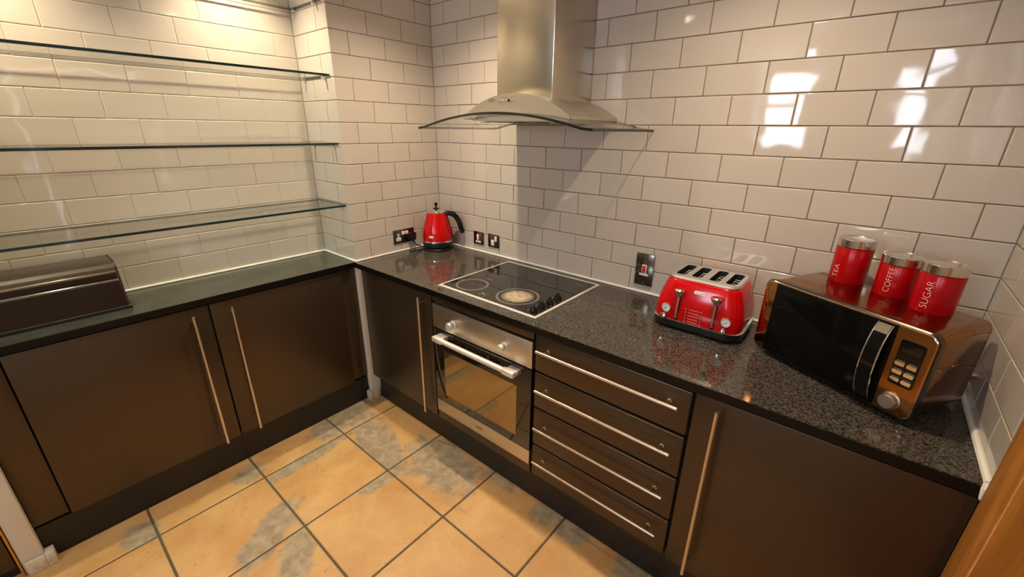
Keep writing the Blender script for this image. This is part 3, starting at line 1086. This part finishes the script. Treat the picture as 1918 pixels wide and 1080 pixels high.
ld = put('lid', bm, M['chrome'], k)
bm = B()
b_lathe(bm, [(.020, .2485), (.019, .252), (.006, .254), (.0045, .262), (.0080, .266), (.0105, .272), (.0105, .278), (.0080, .2835), (.002, .2855)], (KX, KY, z0), 24)
put('lid_knob', bm, M['gloss_black'], ld)
dr_ = Vector((.765, .643, 0))
side = Vector((-.643, .765, 0))
def kp(r, z): return Vector((KX, KY, z0)) + dr_ * r + Vector((0, 0, z))
bm = B()
b_tube(bm, smooth_path([kp(.050, .218), kp(.075, .221), (kp(.100, .216)), kp(.122, .195), kp(.137, .165), kp(.148, .130), kp(.156, .102)], 6),
       [.013] * 6 + [.015] * 6 + [.016] * 6 + [.016] * 12 + [.015] * 6 + [.013], 14, flat=1.0, up=tuple(side))
put('handle', bm, M['gloss_black'], k)
bm = B()
b_tube(bm, smooth_path([kp(.060, .210), kp(.072, .175), kp(.086, .120), kp(.094, .075)], 5), .004, 8)
put('water_gauge', bm, M['black_plastic'], k)
bm = B()
sp = lambda r, w, z: [Vector((KX, KY, z0)) - dr_ * r + side * s + Vector((0, 0, z)) for s in (-w, w)]
a0, a1 = sp(.054, .018, .224)
b0, b1 = sp(.090, .004, .221)
c0, c1 = sp(.071, .012, .168)
vs = [bm.verts.new(p) for p in (a0, a1, b1, b0, c0, c1)]
bm.faces.new((vs[0], vs[1], vs[2], vs[3]))
bm.faces.new((vs[0], vs[3], vs[4]))
bm.faces.new((vs[1], vs[5], vs[2]))
bm.faces.new((vs[3], vs[2], vs[5], vs[4]))
put('spout', bm, M['toast_steel'], k)
# badge on the front of the body, turned to the room
ang = math.atan2(-.90, .43)
nrm = Vector((math.cos(ang), math.sin(ang), 0))
tan = Vector((-nrm.y, nrm.x, 0))
bm = B()
b_prism(bm, rrect(.028, .012, .0055, 4), 'z', 0, .003)
bm.transform(Matrix.Translation(Vector((KX, KY, z0 + .092)) + nrm * .0885) @ Matrix((tan, Vector((0, 0, 1)), nrm)).transposed().to_4x4())
put('badge', bm, M['white_plastic'], bd)

# ------------------------------------------------------------------ toaster
TX, TY = 1.716, -.163
t = thing('toaster', 'red four-slot toaster with steel top and chrome levers', 'toaster', (TX, TY, .8995))
def rr3(w, d, r, z, n=6, cy=0.0):
    return [Vector((x, y, z)) for x, y in rrect(w, d, r, n, 0, cy)]
bm = B()
loft(bm, [rr3(.285, .225, .05, .006), rr3(.316, .256, .055, .012), rr3(.318, .258, .056, .032), rr3(.312, .252, .055, .0355)])
put('base', bm, M['black_plastic'], t, local=True)
for fx_ in (-.11, .11):
    for fy_ in (-.085, .085):
        put('foot', b_cyl(B(), (fx_, fy_, 0), (fx_, fy_, .0062), .012, n=12), M['black_plastic'], t, local=True)
bm = B()
loft(bm, [rr3(.316, .256, .055, .0357), rr3(.323, .263, .057, .0380), rr3(.316, .256, .055, .0405)])
put('chrome_trim', bm, M['chrome'], t, local=True)
BODY = [(.0407, .308, .248, .052), (.060, .312, .252, .055), (.085, .309, .249, .056), (.110, .300, .242, .055), (.135, .287, .232, .053), (.160, .271, .219, .050), (.180, .257, .207, .047), (.188, .249, .199, .044)]
bm = B()
loft(bm, [rr3(w, d, r, z) for z, w, d, r in BODY] + [rr3(.238, .188, .040, .190), rr3(.232, .182, .038, .186)], cap0=False, cap1=False)
tb = put('body', bm, M['red'], t, local=True, ang=50)
def front_y(z):
    for (a, b) in zip(BODY, BODY[1:]):
        if a[0] <= z <= b[0]:
            s = (z - a[0]) / (b[0] - a[0])
            return -(a[2] + (b[2] - a[2]) * s) / 2
    return -.1
def tilt_at(z):
    return math.atan2(front_y(z + .005) - front_y(z - .005), .010)
# steel top with four real slots
bm = B()
outer = rrect(.236, .186, .030, 6)
SL = [(-.087, 0), (-.031, 0), (.031, 0), (.087, 0)]
holes = [rrect(.036, .142, .012, 4, cx, .004) for cx, _ in SL]
edges = []
def ring_e(pts, z):
    vv = [bm.verts.new((x, y, z)) for x, y in pts]
    ee = [bm.edges.new((vv[i], vv[(i + 1) % len(vv)])) for i in range(len(vv))]
    return vv, ee
ov, oe = ring_e(outer, .2005)
he = []
hv = []
for hh in holes:
    v_, e_ = ring_e(hh, .2005)
    he += e_
    hv.append(v_)
bmesh.ops.triangle_fill(bm, use_beauty=True, edges=oe + he)
inner_ids = []
for v_ in hv:
    lowr = [bm.verts.new((v.co.x, v.co.y, .150)) for v in v_]
    for i in range(len(v_)):
        j = (i + 1) % len(v_)
        f = bm.faces.new((v_[i], v_[j], lowr[j], lowr[i]))
        f.material_index = 1
    f = bm.faces.new(lowr)
    f.material_index = 1
oo = [bm.verts.new((x, y, .1935)) for x, y in rrect(.244, .194, .034, 6)]
o2 = [bm.verts.new((x, y, .186)) for x, y in rrect(.240, .190, .034, 6)]
for i in range(len(ov)):
    j = (i + 1) % len(ov)
    bm.faces.new((ov[i], ov[j], oo[j], oo[i]))
    bm.faces.new((oo[i], oo[j], o2[j], o2[i]))
tp = put('steel_top', bm, None, t, local=True, mats=[M['toast_steel'], M['dark_hole']], ang=25)
for cx, _ in SL:
    bm = B()
    for yy in (-.03, .0, .03, .055):
        b_tube(bm, [(cx - .013, yy, .172), (cx - .010, yy + .004, .182), (cx + .010, yy + .004, .182), (cx + .013, yy, .172)], .0012, 6)
    put('bread_guide', bm, M['bar'], tp, local=True)
# front controls
for lx in (-.062, .066):
    bm = B()
    zs = [.042 + .010 * i for i in range(10)]
    rows = [[Vector((lx + s * .006, front_y(z) - .0016 if abs(s) < 2 else 0, z)) for s in (-1, 1)] for z in zs]
    for a, b in zip(rows, rows[1:]):
        bm.faces.new([bm.verts.new(p) for p in (a[0], a[1], b[1], b[0])])
    bmesh.ops.remove_doubles(bm, verts=bm.verts, dist=1e-5)
    put('lever_track', bm, M['gloss_black'], tb, local=True)
    lv = B()
    zl = .148
    yl = front_y(zl)
    b_cyl(lv, (lx, yl + .006, zl - .012), (lx, yl - .014, zl - .010), .006, n=12)
    b_tube(lv, [(lx, front_y(.130) - .008, .128), (lx, front_y(.09) - .007, .09), (lx, front_y(.05) - .006, .05)], .0042, 8)
    lo_ = put('lever', lv, M['bar'], tb, local=True)
    bm = B()
    b_lathe(bm, [(.0045, .0), (.0200, .026), (.0205, .029), (.0160, .0335), (.002, .0350)], (0, 0, 0), 28)
    bm.transform(Matrix.Translation((lx, yl - .016, zl - .018)) @ Matrix.Rotation(math.radians(-4), 4, 'X'))
    put('cone_grip', bm, M['lid_steel'], lo_, local=True)
for gx in (-.102, .108):
    zz = .080
    Mx = Matrix.Translation((gx, front_y(zz) + .0012, zz)) @ Matrix.Rotation(-tilt_at(zz), 4, 'X')
    bm = B()
    b_lathe(bm, [(.0175, 0), (.0175, .004), (.0155, .0055), (.0145, .004)], (0, 0, 0), 30, '-Y', cap1=False)
    bm.transform(Mx)
    ge = put('gauge_rim', bm, M['chrome'], tb, local=True)
    bm = B()
    b_lathe(bm, [(.0146, .0015), (.0146, .0038), (.001, .0040)], (0, 0, 0), 30, '-Y')
    bm.transform(Mx)
    put('gauge_face', bm, M['dial'], ge, local=True)
    bm = b_box(B(), -.0008, .0008, -.0047, -.0042, -.010, .004)
    bm.transform(Mx @ Matrix.Rotation(.9, 4, 'Y'))
    put('gauge_needle', bm, M['gloss_black'], ge, local=True)
    zz = .0485
    bm = B()
    b_lathe(bm, [(.009, -.003), (.011, .002), (.0115, .012), (.009, .017), (.002, .018)], (gx - .004, front_y(zz), zz), 24, '-Y')
    put('browning_knob', bm, M['chrome'], tb, local=True)
for cx in (-.030, .024):
    for i in range(5):
        zz = .046 + .0115 * i
        bm = B()
        b_lathe(bm, [(.0038, -.001), (.0038, .002), (.0022, .0045), (.0004, .005)], (cx, front_y(zz), zz), 14, '-Y')
        put('button', bm, M['chrome'], tb, local=True)
for i in range(5):
    zz = .046 + .0115 * i
    bm = b_box(B(), -.021, .015, front_y(zz) - .0009, front_y(zz) + .001, zz - .00025, zz + .00025)
    put('printed_line', bm, M['letter'], tb, local=True)
zz = .158
Mx = Matrix.Translation((.003, front_y(zz), zz)) @ Matrix.Rotation(PI / 2 - tilt_at(zz), 4, 'X')
bm = B()
b_prism(bm, rrect(.038, .012, .0055, 5), 'z', -.001, .0022)
bm.transform(Mx)
bg = put('badge', bm, M['white_plastic'], tb, local=True)
bm = text_bm("De'Longhi", .0072)
bm.transform(Mx @ Matrix.Translation((0, 0, .0025)))
put('lettering', bm, M['letter_dark'], bg, local=True)

# ------------------------------------------------------------------ microwave
t = thing('microwave', 'copper retro microwave with black door and chrome handle', 'microwave', (1.911, -.247, .8995), math.radians(-28.4))
W, H0, H1 = .460, .012, .258
def rr_xz(w, h, r, y, cx, cz, n=6):
    return [Vector((x, y, z)) for x, z in rrect(w, h, r, n, cx, cz)]
cx, cz = W / 2, (H0 + H1) / 2
bm = B()
loft(bm, [rr_xz(W - .012, .240, .022, .020, cx, cz), rr_xz(W - .008, .243, .024, .030, cx, cz), rr_xz(W - .008, .243, .024, .235, cx, cz), rr_xz(W - .022, .232, .022, .256, cx, cz)])
bdy = put('body', bm, M['copper_body'], t, local=True)
for fx_ in (.05, W - .05):
    for fy_ in (.05, .20):
        put('foot', b_cyl(B(), (fx_, fy_, 0), (fx_, fy_, .0145), .014, n=12), M['black_plastic'], t, local=True)
bm = B()
loft(bm, [rr_xz(W, .246, .026, .0195, cx, cz), rr_xz(W, .246, .026, .003, cx, cz), rr_xz(W - .006, .240, .024, .0, cx, cz)])
bez = put('bezel', bm, M['mw_trim'], t, local=True)
bm = B()
loft(bm, [rr_xz(W - .005, .2410, .0235, .0010, cx, cz), rr_xz(W - .012, .2340, .0215, -.0010, cx, cz)], cap0=False, cap1=False)
put('bright_edge', bm, M['chrome'], bez, local=True)
bm = B()
loft(bm, [rr_xz(W - .012, .2340, .0215, -.0002, cx, cz), rr_xz(W - .012, .2340, .0215, -.0012, cx, cz), rr_xz(W - .016, .2300, .020, -.0022, cx, cz)])
fac = put('front_panel', bm, M['copper'], t, local=True)
dg = box('door_glass', .042, .374, -.0065, -.0024, H0 + .0075, H1 - .0075, M['mw_glass'], t, bev=.0015, local=True)
# curved strap handle
bm = B()
pts = []
for i in range(21):
    s = i / 20
    zz = .030 + .216 * s
    pts.append((zz, -.007 - .030 * math.sin(PI * s) ** .7))
rows = []
for zz, yy in pts:
    rows.append([Vector((x, yy + o_, zz)) for x, o_ in ((.333, 0), (.363, 0), (.363, .005), (.333, .005))])
loft(bm, rows)
hd = put('handle', bm, M['gloss_black'], dg, local=True)
for xe in (.331, .365):
    bm = B()
    b_tube(bm, [(xe, yy + .001, zz) for zz, yy in pts], .0020, 8)
    put('handle_edge', bm, M['chrome'], hd, local=True)
bm = B()
loft(bm, [[Vector((x, pts[i][1] - .0012, pts[i][0])) for x in (.333, .363)] for i in range(18, 21)], cap0=False, cap1=False, closed=False)
put('handle_cap', bm, M['chrome'], hd, local=True)
bm = B()
b_prism(bm, rrect(.053, .122, .007, 5, .4145, .161), 'y', -.0036, -.0020)
pn = put('control_panel', bm, M['gloss_black'], t, local=True)
box('display', .394, .435, -.0042, -.0036, .190, .214, M['hob_glass'], pn, local=True)
for r_, zz in enumerate((.158, .135, .1135)):
    for bx in (.4015, .4265):
        bm = B()
        b_prism(bm, rrect(.0205, .0105, .003, 4, bx, zz), 'y', -.0062, -.0036)
        put('button', bm, M['chrome'], pn, local=True)
        box('button_caption', bx - .008, bx + .008, -.0040, -.0036, zz + .0068, zz + .0078, M['print'], pn, local=True)
bm = B()
b_lathe(bm, [(.0230, .002), (.0230, .005), (.0200, .007), (.0190, .020), (.0175, .023), (.002, .0235)], (.4085, 0, .053), 32, '-Y')
put('dial_knob', bm, M['steel'], t, local=True)
# vent louvres on the right side
for i in range(2):
    bm = b_box(B(), W - .006, W - .0015, .050 + i * .055, .085 + i * .055, .150 + i * .004, .156 + i * .004, .002)
    put('vent_louvre', bm, M['copper_body'], bdy, local=True)
MT = .8995 + cz + .1215

# ------------------------------------------------------------------ canisters on the microwave
def canister(x, y, r, h, word, size, ang, zc_, label):
    t = thing('canister', label, 'canister', (x, y, MT), group='red storage canisters')
    hl = .026
    bm = B()
    b_lathe(bm, [(r * .97, 0), (r * .985, .0015), (r * .985, h - hl - .003), (r * .95, h - hl)], (0, 0, 0), 48)
    bd = put('body', bm, M['red_can'], t, local=True)
    bm = B()
    b_lathe(bm, [(r * .93, h - hl - .004), (r * .93, h - hl + .002)], (0, 0, 0), 40)
    put('gasket', bm, M['black_plastic'], t, local=True)
    bm = B()
    b_lathe(bm, [(r * .99, h - hl + .001), (r * 1.005, h - hl + .002), (r * 1.005, h - .003), (r * .985, h - .0005), (r * .90, h), (r * .88, h - .0015), (r * .02, h - .0015)], (0, 0, 0), 56)
    put('lid', bm, M['lid_steel'], t, local=True, ang=20)
    bm = text_bm(word, size, thin=size * .020)
    # lettering reads upwards and follows the curved side
    rr = r * .985 + .0004
    es = [e for e in bm.edges if e.calc_length() > .004]
    bmesh.ops.subdivide_edges(bm, edges=es, cuts=2)
    for v in bm.verts:
        px, py = v.co.x, v.co.y
        a = ang - py / rr
        v.co = Vector((rr * math.cos(a), rr * math.sin(a), zc_ + px))
    put('lettering', bm, M['letter'], bd, local=True)
    return t

canister(2.108, -.105, .049, .138, 'TEA', .024, math.radians(-130), .036, 'red canister lettered TEA with steel lid on the microwave')
canister(2.221, -.165, .048, .119, 'COFFEE', .0215, math.radians(-112), .051, 'red canister lettered COFFEE with steel lid on the microwave')
canister(2.301, -.253, .047, .131, 'SUGAR', .0235, math.radians(-116), .050, 'red canister lettered SUGAR with steel lid on the microwave')

# ------------------------------------------------------------------ bread bin
ye, ys_ = -1.572, -2.000
t = thing('bread_bin', 'dark bronze bread bin with two bright rails on the alcove worktop', 'bread bin', (-.2, (ye + ys_) / 2, .8995))
bm = B()
b_prism(bm, [(-.0975, .8995), (-.0975, .912), (-.100, .914), (-.322, .914), (-.328, .908), (-.328, .8995)], 'y', ys_ - .006, ye + .006)
put('base', bm, M['bin_dark'], t)
PR = [(-.1015, .914), (-.1035, .935), (-.113, .985), (-.121, 1.018), (-.126, 1.050), (-.131, 1.070), (-.140, 1.081), (-.155, 1.086), (-.285, 1.088), (-.305, 1.083), (-.316, 1.065), (-.318, .914)]
bm = B()
b_prism(bm, PR, 'y', ys_ + .006, ye - .006)
put('shell', bm, M['bin'], t, ang=25)
bm = B()
b_prism(bm, [(-.0985, .916), (-.1005, .935), (-.1105, .985), (-.1180, 1.014), (-.1225, 1.014), (-.115, .985), (-.105, .935), (-.103, .916)], 'y', ys_ + .007, ye - .007)
put('lid', bm, M['bin_lid'], t, ang=25)
for (a, b_) in ((ye - .006, ye), (ys_, ys_ + .006)):
    bm = B()
    cxp, czp = -.22, .99
    b_prism(bm, [(cxp + (x - cxp) * 1.015, max(.914, czp + (z - czp) * 1.015)) for x, z in PR], 'y', a, b_)
    put('end_cap', bm, M['bin_dark'], t)
for (x, z, r) in ((-.122, 1.020, .0035), (-.1285, 1.054, .0028)):
    put('rail', b_cyl(B(), (x + .001, ys_ + .007, z), (x + .001, ye - .007, z), r, n=10), M['chrome'], t)
bm = B()
b_prism(bm, [(-.1215, 1.025), (-.1195, 1.030), (-.1245, 1.047), (-.1265, 1.047)], 'y', ys_ + .008, ye - .008)
put('grip_channel', bm, M['bin_lid'], t)

# ------------------------------------------------------------------ ceiling downlights
for (x, y, w, cone, where) in DOWNLIGHTS:
    t = thing('downlight', 'recessed ceiling downlight ' + where, 'lamp', (x, y, CEIL), group='ceiling downlights')
    bm = B()
    b_lathe(bm, [(.044, 0), (.043, -.005), (.031, -.004), (.030, -.0005)], (x, y, CEIL), 32, cap0=False, cap1=False)
    put('ring', bm, M['chrome'], t)
    bm = B()
    b_lathe(bm, [(.029, -.0005), (.024, -.002), (.001, -.002)], (x, y, CEIL), 24, cap0=False)
    put('bulb', bm, M['bulb'], t)
    ld_ = bpy.data.lights.new('downlight_beam', 'SPOT')
    ld_.energy = w
    ld_.color = WARM
    ld_.spot_size = math.radians(cone)
    ld_.spot_blend = 0.9
    ld_.shadow_soft_size = 0.022
    lo2 = bpy.data.objects.new('downlight_beam', ld_)
    lo2.location = (0, 0, -.008)
    COL.objects.link(lo2)
    lo2.parent = t
